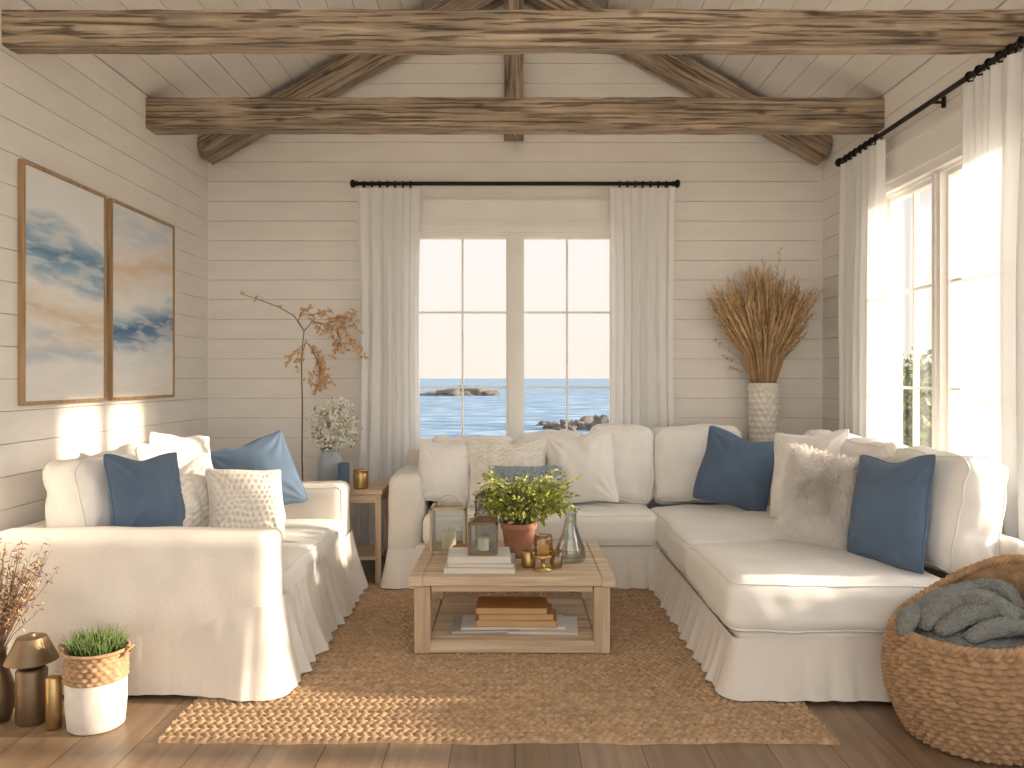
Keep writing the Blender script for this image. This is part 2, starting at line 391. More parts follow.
tr=empty('roof_truss')
ty=6.17; 
for sg in (-1,1):
    beam('rafter',(sg*2.40,ty,3.14),(sg*.02,ty,3.14+2.38*PITCH*.93),.16,.19,parent=tr,seed=3+sg)
beam('king_post',(-.01,ty-.02,3.24),(-.01,ty-.02,4.5),.15,.15,parent=tr,seed=8)
def window(name,u0,u1,z0,z1,mp,mid):
    mb=MB(); B=lambda *a:mb.box(*a,0,mp)
    f=.02
    B(u0,u1,.02,.14,z1-f,z1); B(u0,u1,.02,.14,z0,z0+f); B(u0,u0+f,.02,.14,z0+f,z1-f); B(u1-f,u1,.02,.14,z0+f,z1-f)
    B(mid-.045,mid+.045,.01,.14,z0+f,z1-f)
    B(mid-.006,mid+.006,.0,.012,z0+f,z1-f)
    for a,b in ((u0+f,mid-.045),(mid+.045,u1-f)):
        s=.026
        B(a,b,.045,.10,z1-f-s,z1-f); B(a,b,.045,.10,z0+f,z0+f+s*1.3); B(a,a+s,.045,.10,z0+f+s,z1-f-s); B(b-s,b,.045,.10,z0+f+s,z1-f-s)
        c=(a+b)/2; B(c-.008,c+.008,.055,.09,z0+f+s,z1-f-s)
        for k in (.27,.625):
            zz=z0+(z1-z0)*k; B(a+s,b-s,.057,.088,zz-.008,zz+.008)
        mb.box(a+s*.5,b-s*.5,.071,.074,z0+f+s*.5,z1-f-s*.5,1,mp)
    B(u0-.07,u0+.005,-.022,.02,z0-.02,z1); B(u1-.005,u1+.07,-.022,.02,z0-.02,z1)
    B(u0-.07,u1+.07,-.022,.02,z1-.005,z1+.05); B(u0-.085,u1+.085,-.035,.02,z1+.05,z1+.075)
    B(u0-.05,u1+.05,-.015,.02,z1+.075,z1+.23); B(u0-.085,u1+.085,-.03,.02,z1+.23,z1+.25)
    B(u0-.09,u1+.09,-.05,.03,z0-.03,z0+.005); B(u0-.07,u1+.07,-.02,.01,z0-.11,z0-.03)
    return mb.build(name,['trim','glass'])
window('window_1',*back_open,lambda u,w,z:(u,YB+w,z),.0)
window('window_2',*right_open,lambda u,w,z:(XR+w,u,z),4.62)
window('added_sun_window',*added_sun_open,lambda u,w,z:(XR+w,u,z),2.92)  # unseen window, added only to throw the sun patch on the rug
def curtain(name,a0,a1,zt,zb,fixed,axis,folds,amp,seed,parent=None):
    nu=int(folds*16); nz=50; vs=[];fs=[]
    for j in range(nz+1):
        t=j/nz; z=zt+(zb-zt)*t
        for i in range(nu+1):
            s=i/nu; ph=s*folds*2*math.pi+1.6*math.sin(s*7+seed)+.9*noise.noise(Vector((s*4,t*2.0,seed)))
            am=amp*(.5+.5*min(1,t*3))*(1+.7*noise.noise(Vector((s*5,t*1.2,seed+3))))
            off=am*math.sin(ph)+am*.3*math.sin(2.3*ph+1)
            mid=(a0+a1)/2; sc=1-.06*math.sin(math.pi*min(1,t*1.2))
            a=mid+(a0+(a1-a0)*s-mid)*sc+.008*math.cos(ph)
            vs.append((a,fixed+off,z) if axis=='x' else (fixed+off,a,z))
    for j in range(nz):
        for i in range(nu):
            q=j*(nu+1)+i; fs.append((q,q+1,q+nu+2,q+nu+1))
    mb=MB(); mb.add(vs,fs); return mb.build(name,['curtain'],parent,True)
def rod(name,a0,a1,z,fixed,axis,rings,brk,wallpos):
    mb=MB(); P=(lambda a,o=0,dz=0:(a,fixed+o,z+dz)) if axis=='x' else (lambda a,o=0,dz=0:(fixed+o,a,z+dz))
    mb.tube([P(a0),P(a1)],.015,12)
    for a,s in ((a0,-1),(a1,1)):
        mb.tube([P(a+s*x) for x in (0,.005,.015,.03,.05,.06)],[.020,.026,.016,.032,.030,.008],12)
    for a in rings:
        pts=[P(a,.024*math.cos(k*math.pi/8),.024*math.sin(k*math.pi/8)-.006) for k in range(16)]
        mb.tube(pts,.006,5,0,closed=True)
    for a in brk:
        mb.tube([P(a),P(a,wallpos-fixed)],.009,8); mb.tube([P(a,wallpos-fixed-.0,-.03),P(a,wallpos-fixed,.03)],.012,8)
    o=mb.build(name,['black']); return auto(o)
zr=2.905
rod('curtain_rod',-1.22,1.22,zr,6.2,'x',[-1.17+.06*i for i in range(7)]+[.81+.06*i for i in range(7)],(-1.19,1.19),6.29)
curtain('curtain',-1.23,-.73,zr-.035,.02,6.19,'x',6,.021,1)
curtain('curtain',.73,1.23,zr-.035,.02,6.19,'x',6,.021,5)
zr2=2.95
rod('curtain_rod',2.9,5.72,zr2,2.335,'y',[5.15+.08*i for i in range(7)]+[3.0+.085*i for i in range(14)],(5.68,4.5,3.0),2.41)
curtain('curtain',5.06,5.72,zr2-.035,.02,2.335,'y',7,.032,2)
curtain('curtain',3.58,4.18,zr2-.035,.02,2.335,'y',6,.036,8)
# ------------------------------------------------------------------ rug
RX0,RX1,RY0,RY1=-1.38,1.24,3.06,5.40
nx,ny=540,480
xs=np.linspace(RX0,RX1,nx); ys=np.linspace(RY0,RY1,ny); X,Y=np.meshgrid(xs,ys)
p=.036; row=np.floor(Y/p); fr=Y/p-row; sgn=np.where(row%2==0,1,-1)
q=.036; ph=X/q+sgn*(fr-.5)*.8+.5*(row%2)
H=np.sin(np.pi*fr)**.6*(.25+.75*np.abs(np.sin(np.pi*ph))**.7)
rn=np.random.RandomState(1); H=H*(.85+.3*rn.rand(ny,nx))
Z=.002+.018*H
ed=np.minimum.reduce([X-RX0,RX1-X,Y-RY0,RY1-Y]); Z=np.where(ed<.001,0.0,Z)
wob=.006*np.sin(X*9)+.004*np.sin(X*23+1); Yw=Y+wob*np.clip(1-(Y-RY0)/.3,0,1); 
Xw=X+.006*np.sin(Y*11)*np.clip(1-np.minimum(X-RX0,RX1-X)/.2,0,1)
V=np.stack([Xw,Yw,Z],-1).reshape(-1,3)
I=np.arange(nx*ny).reshape(ny,nx); F=np.stack([I[:-1,:-1],I[:-1,1:],I[1:,1:],I[1:,:-1]],-1).reshape(-1,4)
me=bpy.data.meshes.new('jute_rug'); me.vertices.add(len(V)); me.vertices.foreach_set('co',V.ravel())
me.loops.add(F.size); me.loops.foreach_set('vertex_index',F.ravel()); me.polygons.add(len(F)); me.polygons.foreach_set('loop_start',np.arange(0,F.size,4)); me.update(calc_edges=True)
finish('jute_rug',me,['jute'],None,True)
# ------------------------------------------------------------------ sofas
def chaikin(pts,it=2,cut=.04):
    out=[Vector(pts[0])]
    for i in range(1,len(pts)-1):
        a,b,c=map(Vector,(pts[i-1],pts[i],pts[i+1])); 
        p0=b+(a-b).normalized()*cut; p2=b+(c-b).normalized()*cut
        for t in (0,.25,.5,.75,1): out.append(p0*(1-t)**2+b*2*t*(1-t)+p2*t*t)
    out.append(Vector(pts[-1])); return out
def skirt(name,path,zt,zb,flare,amp,m,parent,seed=0,ampf=None,wl=.15,flf=None,off0=.006):
    pts=chaikin([(*p,0) for p in path]); res=[];s=0
    for a,b in zip(pts[:-1],pts[1:]):
        L=(b-a).length; k=max(1,int(L/.012))
        for t in range(k): res.append((a.lerp(b,t/k),s+L*t/k))
        s+=L
    res.append((pts[-1],s)); N=len(res); R=14; vs=[];fs=[]
    for i,(p,sd) in enumerate(res):
        d=(res[min(i+3,N-1)][0]-res[max(i-3,0)][0]).normalized(); nrm=Vector((d.y,-d.x,0))
        k=ampf(p) if ampf else 1
        fl=flare*(flf(p) if flf else 1)
        w=math.sin(2*math.pi*(sd/wl+1.1*noise.noise(Vector((sd*2.1,seed,0)))))+.4*math.sin(2*math.pi*(sd/(wl*.43))+3*noise.noise(Vector((sd*3,seed,2))))
        w=math.copysign(abs(w)**.8,w)
        w2=noise.noise(Vector((sd*5,seed,7)))
        for j in range(R+1):
            t=j/R; off=off0+fl*t**1.3*(1+.5*w2*k)+amp*k*t*w*.6+amp*.3*k*(1-t)*t*w2
            z=zt+(zb+.008*(w2)-zt)*t
            q=p+nrm*off; vs.append((q.x,q.y,z))
    for i in range(N-1):
        for j in range(R):
            fs.append((i*(R+1)+j,i*(R+1)+j+1,(i+1)*(R+1)+j+1,(i+1)*(R+1)+j))
    mb=MB(); mb.add(vs,fs)
    o=mb.build(name,[m],parent,True)
    return o
sf=empty('slipcovered_sofa')
softbox('base',(-1.72,4.39,.165),(1.26,1.74,.27),.03,'linen2',2,.0,.003,14,parent=sf)
softbox('arm_near',(-1.72,3.615,.39),(1.30,.25,.64),.05,'linen2',1,.006,.005,28,parent=sf,seed=1,nf=2.5)
softbox('arm_far',(-1.72,5.165,.375),(1.28,.25,.70),.055,'linen2',1,.008,.006,22,parent=sf,seed=2,pipe=True)
softbox('back_frame',(-2.31,4.39,.36),(.15,1.7,.66),.05,'linen2',0,.0,.004,18,parent=sf,seed=3)
softbox('seat_cushion_1',(-1.58,4.075,.40),(1.03,.655,.21),.06,'linen',2,.022,.009,28,parent=sf,pipe=True,seed=4)
softbox('seat_cushion_2',(-1.58,4.72,.40),(1.03,.645,.21),.06,'linen',2,.022,.009,28,parent=sf,pipe=True,seed=5)
for i,(y,wd,dx) in enumerate(((3.98,.47,0),(4.43,.43,.01),(4.84,.42,-.01))):
    softbox('back_cushion_%d'%(i+1),(-2.08+dx,y,.775),(.21,wd,.51),.085,'linen',0,.055,.018,28,rot=(0,math.radians(-9),math.radians((-14,4,2)[i])),parent=sf,pipe=True,seed=6+i,nf=4)
sm=lambda t:max(0,min(1,t))**2*(3-2*max(0,min(1,t)))
skirt('skirt',[(-2.365,3.492),(-1.072,3.492),(-1.072,5.285),(-2.33,5.285)],.40,.022,.085,.030,'linen2',sf,1,lambda p:.12+.88*(sm((p.y-3.5)/.2) if p.x>-1.2 else 0)+.25*sm((p.x+1.45)/.35),flf=lambda p:.12+.88*sm((p.x+1.5)/.42),off0=.004)
mb=MB()
for x,y in ((-2.25,3.6),(-2.25,5.2),(-1.5,3.6),(-1.5,5.2)): mb.bbox(x-.03,x+.03,y-.03,y+.03,0,.08)
mb.build('feet',['beam'],sf)
sc=empty('sectional_sofa')
softbox('base_back',(.60,5.63,.165),(2.86,.66,.27),.03,'linen2',2,0,.003,16,parent=sc)
softbox('base_chaise',(1.59,4.62,.165),(1.24,2.28,.27),.03,'linen2',2,0,.003,16,parent=sc)
softbox('arm',(-.735,5.63,.39),(.22,.68,.74),.07,'linen2',0,.012,.006,22,parent=sc,seed=11)
softbox('frame_back',(.68,5.955,.45),(2.95,.10,.84),.04,'linen2',1,0,.004,18,parent=sc,seed=12)
softbox('frame_right',(2.2,4.7,.36),(.09,2.46,.66),.035,'linen2',0,0,.004,18,parent=sc,seed=13)
softbox('seat_cushion_1',(.17,5.545,.395),(1.57,.56,.22),.065,'linen',2,.02,.009,28,parent=sc,pipe=True,seed=14)
softbox('seat_cushion_2',(1.46,5.0,.395),(1.05,1.30,.22),.065,'linen',2,.022,.009,30,parent=sc,pipe=True,seed=15)
softbox('seat_cushion_3',(1.43,3.905,.40),(1.02,.90,.23),.07,'linen',2,.035,.011,32,parent=sc,pipe=True,seed=16)
for i,(x0,x1,zt) in enumerate(((-.62,0,.97),(0,.52,1.0),(.52,.99,1.05),(.99,1.62,1.05))):
    softbox('back_cushion_%d'%(i+1),((x0+x1)/2,5.78,(zt+.5)/2),(x1-x0+.01,.20,zt-.48),.085,'linen',1,.05,.017,28,rot=(math.radians(-7),math.radians((1,-1,2,-2)[i]),math.radians((2,-2,1,-2)[i])),parent=sc,pipe=True,seed=20+i,nf=4)
for i,(y0,y1) in enumerate(((3.52,4.16),(4.18,4.82),(4.84,5.48))):
    softbox('side_cushion_%d'%(i+1),(2.03,(y0+y1)/2,.775),(.22,y1-y0,.55),.09,'linen',0,.055,.018,28,rot=(0,math.radians(8),math.radians((7,-2,2)[i])),parent=sc,pipe=True,seed=30+i,nf=4)
skirt('skirt',[(-.845,5.95),(-.845,5.295),(.955,5.295),(.955,3.475),(2.2,3.475),(2.2,5.9)],.27,.022,.06,.022,'linen2',sc,4,lambda p:(.45 if p.y<3.55 else .9))
mb=MB()
for x,y in ((-.7,5.85),(1.5,3.6),(2.1,3.6),(2.1,5.85)): mb.bbox(x-.03,x+.03,y-.03,y+.03,0,.06)
mb.build('feet',['beam'],sc)
pillow('throw_pillow',(-1.83,3.98,.79),.46,.48,.18,68,-12,4,'blue',1)
pillow('throw_pillow',(-1.73,4.24,.75),.44,.43,.16,62,-16,-8,'boucle',2,tex='cable')
pillow('throw_pillow',(-1.43,4.26,.73),.42,.39,.15,34,-22,6,'knit',3,dent=0,tex='dots')
pillow('throw_pillow',(-1.57,4.86,.80),.50,.48,.18,28,-16,-16,'blue',4)
pillow('throw_pillow',(-1.90,4.60,.86),.46,.46,.15,66,-12,8,'linen',5)
pillow('throw_pillow',(-.48,5.53,.75),.42,.44,.15,14,-14,6,'linen',6)
pillow('throw_pillow',(-.05,5.55,.75),.58,.48,.16,2,-16,-2,'boucle',7,tex='cable')
pillow('throw_pillow',(.09,5.34,.66),.46,.32,.12,0,-20,0,'bluegrey',8,dent=0,tex='dots')
pillow('throw_pillow',(.45,5.55,.78),.50,.50,.16,-6,-14,-5,'linen',9)
pillow('throw_pillow',(1.49,5.36,.78),.50,.52,.18,-16,-16,12,'blue',10)
pillow('throw_pillow',(1.78,4.86,.82),.52,.54,.17,-52,-14,-6,'linen',11)
pillow('fur_pillow',(1.65,4.16,.76),.52,.52,.20,-38,-12,5,'fur',12,fur=True,pipe=False)
pillow('throw_pillow',(1.77,3.80,.77),.50,.54,.19,-72,-12,-5,'blue',13)
# ------------------------------------------------------------------ coffee table
ZT=.408; zb=.021
mb=MB(); x0,x1,y0,y1=-.53,.50,3.98,4.87
for i in range(6):
    a=y0+.0+(y1-y0)*i/6; b=y0+(y1-y0)*(i+1)/6
    mb.bbox(x0+.07,x1-.07,a+.001,b-.001,ZT-.045,ZT,0,.003)
mb.bbox(x0,x0+.069,y0,y1,ZT-.05,ZT+.001,0,.004); mb.bbox(x1-.069,x1,y0,y1,ZT-.05,ZT+.001,0,.004)
for yy in (y0+.03,y1-.07): mb.bbox(x0+.11,x1-.11,yy,yy+.03,ZT-.08,ZT-.046,0,.003)
for xx in (x0+.03,x1-.06): mb.bbox(xx,xx+.03,y0+.11,y1-.11,ZT-.08,ZT-.046,0,.003)
for xx in (x0+.025,x1-.105):
    for yy in (y0+.02,y1-.10): mb.bbox(xx,xx+.08,yy,yy+.08,zb,ZT-.046,1,.005)
for yy in (y0+.03,y1-.09): mb.bbox(x0+.1,x1-.1,yy,yy+.06,zb,zb+.06,0,.004)
for xx in (x0+.035,x1-.095): mb.bbox(xx,xx+.06,y0+.1,y1-.1,zb,zb+.06,0,.004)
for i in range(5):
    a=y0+.1+(y1-y0-.2)*i/5; mb.bbox(x0+.1,x1-.1,a+.002,a+(y1-y0-.2)/5-.002,zb+.04,zb+.062,0,.003)
auto(mb.build('coffee_table',['oakx','oakz']),30)
def book(mb,x0,x1,y0,y1,z0,h,mc,mpg,rot=0):
    cx,cy=(x0+x1)/2,(y0+y1)/2; st=len(mb.v)
    mb.bbox(x0,x1,y0,y1,z0,z0+.003,mc,.001); mb.bbox(x0,x1,y0,y1,z0+h-.003,z0+h,mc,.001)
    mb.bbox(x0+.004,x1-.004,y0+.004,y1-.004,z0+.003,z0+h-.003,mpg,.001); mb.bbox(x0-.002,x0+.003,y0,y1,z0,z0+h,mc,.001)
    c,s=math.cos(rot),math.sin(rot)
    for i in range(st,len(mb.v)):
        x,y,z=mb.v[i]; x-=cx;y-=cy; mb.v[i]=(cx+x*c-y*s,cy+x*s+y*c,z)
mb=MB(); z=ZT+.002
for i,(mc,h,r,dx) in enumerate(((0,.028,.02,0),(1,.024,-.03,.01),(0,.03,.05,-.005))):
    book(mb,-.36+dx+.01*i,-.0+dx-.01*i,4.04,4.29,z,h,mc,2,r); z+=h+.0005
mb.build('book_stack',['bookw','bookg','paper'])
ZBK=z
mb=MB(); z=zb+.063
for (x0_,x1_,y0_,y1_,h,mc,r) in ((-.33,.02,4.12,4.40,.012,1,.05),(-.03,.33,4.10,4.38,.012,0,-.05)):
    book(mb,x0_,x1_,y0_,y1_,z,h,mc,4,r)
z+=.0125
for (x0_,x1_,h,mc,r) in ((-.28,.26,.012,0,.02),(-.2,.22,.034,2,-.03),(-.19,.2,.03,3,.02),(-.2,.17,.034,2,-.02)):
    book(mb,x0_,x1_,4.14,4.36,z,h,mc,(3 if mc>1 else 4),r); z+=h+.0005
mb.build('magazine_stack',['bookw','bookg','booko','bookt','paper'])
def lantern(name,cx,cy,z,w,h,m,handle=True,roof=True,bar=.006):
    mb=MB(); a=w/2
    mb.bbox(cx-a,cx+a,cy-a,cy+a,z,z+.014,0,.003)
    for sx in(-1,1):
        for sy in(-1,1): mb.bbox(cx+sx*(a-bar)-bar,cx+sx*(a-bar)+bar,cy+sy*(a-bar)-bar,cy+sy*(a-bar)+bar,z+.012,z+h,0,.001)
    zz=z+h-.008
    for s in(-1,1):
        mb.bbox(cx-a,cx+a,cy+s*(a-bar)-bar,cy+s*(a-bar)+bar,zz,zz+.014,0,.001); mb.bbox(cx+s*(a-bar)-bar,cx+s*(a-bar)+bar,cy-a,cy+a,zz,zz+.014,0,.001)
    if roof:
        b=a*.35; v=[(cx-a,cy-a,z+h),(cx+a,cy-a,z+h),(cx+a,cy+a,z+h),(cx-a,cy+a,z+h),(cx-b,cy-b,z+h+.03),(cx+b,cy-b,z+h+.03),(cx+b,cy+b,z+h+.03),(cx-b,cy+b,z+h+.03)]
        mb.add(v,[(0,1,5,4),(1,2,6,5),(2,3,7,6),(3,0,4,7),(4,5,6,7)],0)
    if handle:
        zz=z+h+(.025 if roof else .006); R=w*.30
        mb.tube([(cx+R*math.cos(t*math.pi/12),cy,zz+R*math.sin(t*math.pi/12)) for t in range(13)],.003,6,0)
    for s in(-1,1):
        mb.box(cx-a+.01,cx+a-.01,cy+s*(a-.006)-.0008,cy+s*(a-.006)+.0008,z+.012,z+h-.006,1); mb.box(cx+s*(a-.006)-.0008,cx+s*(a-.006)+.0008,cy-a+.01,cy+a-.01,z+.012,z+h-.006,1)
    mb.lathe([(0,z+.014),(w*.2,z+.014),(w*.2,z+h*.45),(w*.17,z+h*.47),(0,z+h*.46)],cx,cy,20,2)
    mb.tube([(cx,cy,z+h*.45),(cx,cy,z+h*.5)],.0015,5,3)
    return mb.build(name,[m,'glassj','candle','black'])
lantern('candle_lantern',-.165,4.15,ZBK+.002,.15,.16,'bronze',bar=.005)
lantern('glass_lantern',-.38,4.60,ZT+.002,.20,.25,'oakz',handle=True,roof=False)
lantern('candle_lantern',-.17,4.76,ZT+.002,.13,.29,'bronze',handle=True,roof=True,bar=.004)
mb=MB(); c=(-.27,4.40)
mb.lathe([(0,ZT+.002),(.035,ZT+.002),(.04,ZT+.01),(.065,ZT+.035),(.075,ZT+.065),(.07,ZT+.065),(.058,ZT+.038),(.03,ZT+.018),(0,ZT+.016)],*c,28)
mb.build('wooden_bowl',['terra'],None,True)
def bush(mb,c,rx,ry,rz,n,L,W,mi=(0,1),base=None,droop=.2,cl=0):
    c=Vector(c)
    for k in range(n):
        d=Vector((random.gauss(0,1),random.gauss(0,1),random.gauss(.15,1))).normalized(); r=random.uniform(.35,1)**.5*random.uniform(.85,1.12)
        r*=1+cl*noise.noise(d*2.5+c)
        p=c+Vector((d.x*rx*r,d.y*ry*r,d.z*rz*r)); dd=(d+Vector((random.uniform(-.8,.8),random.uniform(-.8,.8),random.uniform(-.6,.8)-droop))).normalized()
        mb.leaf(p,dd,L*random.uniform(.7,1.3),W*random.uniform(.7,1.3),random.choice(mi))
        if base is not None and k%12==0:
            b=Vector(base); mb.tube([b,b.lerp(p,.5)+Vector((0,0,.03)),p],[.003,.002,.001],4,2)
mb=MB(); pc=(.02,4.46)
mb.lathe([(0,ZT+.002),(.07,ZT+.002),(.078,ZT+.05),(.092,ZT+.15),(.1,ZT+.155),(.102,ZT+.19),(.09,ZT+.19),(.085,ZT+.16)],*pc,36,3)
mb.lathe([(.086,ZT+.165),(0,ZT+.17)],*pc,24,4)
bush(mb,(.07,4.46,.71),.24,.20,.10,1500,.030,.0085,(0,0,1),(pc[0],pc[1],ZT+.17),cl=.6)
for k in range(150):
    a=random.uniform(0,6.28); r=random.uniform(.12,.30); top=Vector((.07+r*math.cos(a),4.46+r*.8*math.sin(a),.73+random.uniform(-.09,.16)))
    b=Vector((pc[0],pc[1],ZT+.17)); mb.tube([b,b.lerp(top,.6)+Vector((0,0,.06)),top],[.002,.0015,.001],4,2)
    for q in range(8): mb.leaf(b.lerp(top,.55+q*.06)+Vector((0,0,.05*(1-q/8))),(math.cos(a)+random.uniform(-.8,.8),math.sin(a)+random.uniform(-.8,.8),random.uniform(-.5,.8)),.028,.008,random.choice((0,0,1)))
mb.build('potted_plant',['leaf','leafd','sage','terra','soil'],None,True)
mb=MB(); z=ZT+.002
mb.lathe([(0,z),(.075,z),(.085,z+.02),(.08,z+.07),(.05,z+.14),(.034,z+.19),(.032,z+.25),(.042,z+.265),(.038,z+.265),(.028,z+.25),(.028,z+.19),(.046,z+.14),(.074,z+.07),(.078,z+.022),(0,z+.012)],.30,4.34,36)
mb.build('glass_vase',['glassj'],None,True)
mb=MB(); c=(.145,4.13)
mb.lathe([(0,z),(.05,z),(.052,z+.006),(.012,z+.012),(.01,z+.05),(.035,z+.06),(.046,z+.065),(.046,z+.07),(0,z+.07)],*c,28,0)
mb.lathe([(.044,z+.07),(.05,z+.10),(.05,z+.16),(.044,z+.18),(.041,z+.18),(.047,z+.16),(.047,z+.10),(.041,z+.072)],*c,28,1)
mb.lathe([(0,z+.07),(.03,z+.07),(.03,z+.12),(0,z+.122)],*c,20,2)
mb.lathe([(.046,z+.062),(.049,z+.075),(.046,z+.078)],*c,28,0)
mb.build('candle_holder',['brass','amber','candle'],None,True)
mb=MB(); c=(.07,4.20)
mb.lathe([(0,z),(.035,z),(.037,z+.01),(.037,z+.08),(.03,z+.085),(0,z+.086)],*c,24,0)
mb.build('brass_votive',['brass'],None,True)
mb=MB(); c=(.215,4.18)
mb.lathe([(0,z),(.03,z),(.034,z+.01),(.034,z+.09),(.032,z+.09),(.031,z+.012),(0,z+.01)],*c,24,0); mb.lathe([(0,z+.012),(.024,z+.012),(.024,z+.05),(0,z+.052)],*c,20,1)
mb.build('votive_candle',['amber','candle'],None,True)
# ------------------------------------------------------------------ side table & decor
mb=MB(); zt=.64; X0,X1,Y0,Y1=-1.46,-.90,5.42,5.88
mb.bbox(X0,X1,Y0,Y1,zt-.03,zt,0,.004)
for xx in (X0+.01,X1-.05):
    for yy in (Y0+.01,Y1-.05): mb.bbox(xx,xx+.04,yy,yy+.04,0,zt-.03,1,.003)
for yy in (Y0+.015,Y1-.04): mb.bbox(X0+.05,X1-.05,yy,yy+.02,zt-.09,zt-.031,0,.002)
for xx in (X0+.015,X1-.04): mb.bbox(xx,xx+.02,Y0+.05,Y1-.05,zt-.09,zt-.031,0,.002)
mb.bbox(X0+.02,X1-.02,Y0+.02,Y1-.02,.16,.18,0,.003)
auto(mb.build('side_table',['oakx','oakz']),30)
z=zt+.002
mb=MB(); mb.lathe([(0,z),(.048,z),(.05,z+.01),(.05,z+.1),(.046,z+.115),(.05,z+.12),(.05,z+.13),(.02,z+.135),(0,z+.137)],-1.06,5.50,28); mb.build('brass_candle_jar',['brass'],None,True)
mb=MB(); mb.lathe([(0,z),(.036,z),(.04,z+.02),(.04,z+.17),(.037,z+.17),(.036,z+.02),(0,z+.015)],-1.185,5.53,28); mb.build('blue_glass_tumbler',['blue'],None,True)
mb=MB(); vc=(-1.31,5.66)
mb.lathe([(0,z),(.075,z),(.085,z+.02),(.088,z+.15),(.08,z+.2),(.06,z+.225),(.06,z+.25),(.066,z+.26),(.058,z+.26),(.052,z+.24)],*vc,32,0)
for k in range(90):
    a=random.uniform(0,6.28); r=random.uniform(.02,.17); top=Vector((vc[0]+.04+r*math.cos(a),vc[1]+r*math.sin(a)*.8,z+random.uniform(.38,.62)-r*.4)); b=Vector((*vc,z+.2))
    mb.tube([b,b.lerp(top,.5)+Vector((0,0,.03)),top],[.002,.0015,.001],4,1)
    for q in range(38):
        p=b.lerp(top,random.uniform(.5,1.05))+Vector([random.gauss(0,.018) for _ in range(3)])
        mb.leaf(p,[random.gauss(0,1) for _ in range(3)],.022,.011,2 if random.random()<.9 else 1)
mb.build('flower_vase',['greyvase','sage','whitefl'],None,True)
mb=MB(); fc=(-1.58,5.98)
mb.lathe([(0,0.0),(.09,0.0),(.12,.1),(.13,.3),(.09,.45),(.05,.52),(.055,.56),(.045,.56),(.04,.5)],*fc,28,2)
def branch(mb,pts,r0,r1,depth,budp):
    n=len(pts); mb.tube(pts,[r0+(r1-r0)*i/(n-1) for i in range(n)],6,0)
    for i in range(2,n):
        if depth>0:
            for _ in range(2):
                p=Vector(pts[i-1]).lerp(Vector(pts[i]),random.random()); d=(Vector(pts[i])-Vector(pts[i-1])).normalized()
                d=(d+Vector((random.uniform(-.9,.9),random.uniform(-.5,.5),random.uniform(-.7,.7)))).normalized(); L=random.uniform(.06,.15)
                q=[p+d*L*t+Vector((0,0,-.04*t*t))+Vector([random.uniform(-.006,.006) for _ in range(3)]) for t in (0,.33,.66,1)]
                branch(mb,q,r1,.0012,depth-1,budp)
        if random.random()<budp*(2 if depth==0 else 1):
            for _ in range(4):
                p=Vector(pts[i])+Vector([random.uniform(-.014,.014) for _ in range(3)])
                mb.leaf(p,[random.gauss(0,1) for _ in range(3)],.036,.014,1)
V3=Vector
s0=[V3((fc[0],fc[1],.3)),V3((-1.59,5.97,.8)),V3((-1.585,5.96,1.2)),V3((-1.59,5.95,1.55)),V3((-1.57,5.95,1.75))]
mb.tube(s0,[.007,.0065,.006,.005,.004],6,0)
branch(mb,[s0[-1],V3((-1.64,5.94,1.86)),V3((-1.76,5.93,1.93)),V3((-1.9,5.92,1.98)),V3((-2.02,5.92,2.02))],.005,.002,0,.6)
branch(mb,[s0[-1],V3((-1.5,5.94,1.82)),V3((-1.42,5.93,1.80)),V3((-1.34,5.92,1.82)),V3((-1.28,5.9,1.78))],.004,.002,2,.7)
branch(mb,[s0[3],V3((-1.55,5.93,1.68)),V3((-1.5,5.92,1.60)),V3((-1.46,5.92,1.52)),V3((-1.47,5.92,1.45))],.004,.002,2,.7)
branch(mb,[s0[-1],V3((-1.6,5.9,1.82)),V3((-1.58,5.9,1.88)),V3((-1.5,5.9,1.86)),V3((-1.45,5.9,1.88))],.004,.002,1,.5)
mb.build('dried_branch_vase',['twig','drybud','greyvase'],None,False)
mb=MB(); px,py=1.905,6.135
mb.bbox(px-.13,px+.13,py-.125,py+.125,.86,.89,0,.003); mb.bbox(px-.10,px+.10,py-.10,py+.10,.03,.86,0,.003); mb.bbox(px-.13,px+.13,py-.125,py+.125,0,.03,0,.003)
mb.build('plant_stand',['oakz'])
mb=MB(); z=.892
def vd(r,zz,a,j):
    if 3<j<62:
        u=a*14/(2*math.pi)+.5*((j//6)%2); v=(j%6)/6.0
        du=u-math.floor(u)-.5; dv=v-.5
        r+=.011*max(0,1-(du*du+dv*dv)*5)
    return r,zz
prof=[(0,z),(.09,z),(.098,z+.008)]+[( .096+.012*math.sin(t*math.pi*.9)+.012*t, z+.01+t*.45) for t in [i/60 for i in range(61)]]+[(.108,z+.47),(.10,z+.465),(.095,z+.40)]
mb.lathe(prof,px,py-.01,140,0,vd)
for k in range(620):
    a=random.uniform(0,6.283); sp=random.random()**.75; L=random.uniform(.62,1.06)*(1-.10*sp)
    dx=math.cos(a)*sp-.06; dy=math.sin(a)*sp*.45
    b=V3((px+dx*.06,py-.01+dy*.06,z+.35)); tip=b+V3((dx*.40*L/.9,dy*.30-.06,L*(1-.16*sp)))
    tip.y=min(tip.y,6.20); tip.x=min(tip.x,2.33)
    mid=b.lerp(tip,.5)+V3((-dx*.05,-dy*.03,.04)); mi=random.choice((1,1,1,2))
    P=[b,b.lerp(mid,.6),mid,mid.lerp(tip,.5)+V3((0,0,.012)),tip]
    hd=random.random()<.8; mb.tube(P,[.0022,.002,.0018,(.0065 if hd else .002),.0012],4,mi)
    if hd:
        for q in range(14):
            p=mid.lerp(tip,.1+.9*q/14)+V3((0,0,.008)); d=(tip-mid).normalized()+V3([random.uniform(-.45,.45) for _ in range(3)])
            mb.leaf(p,d,.06,.0045,mi)
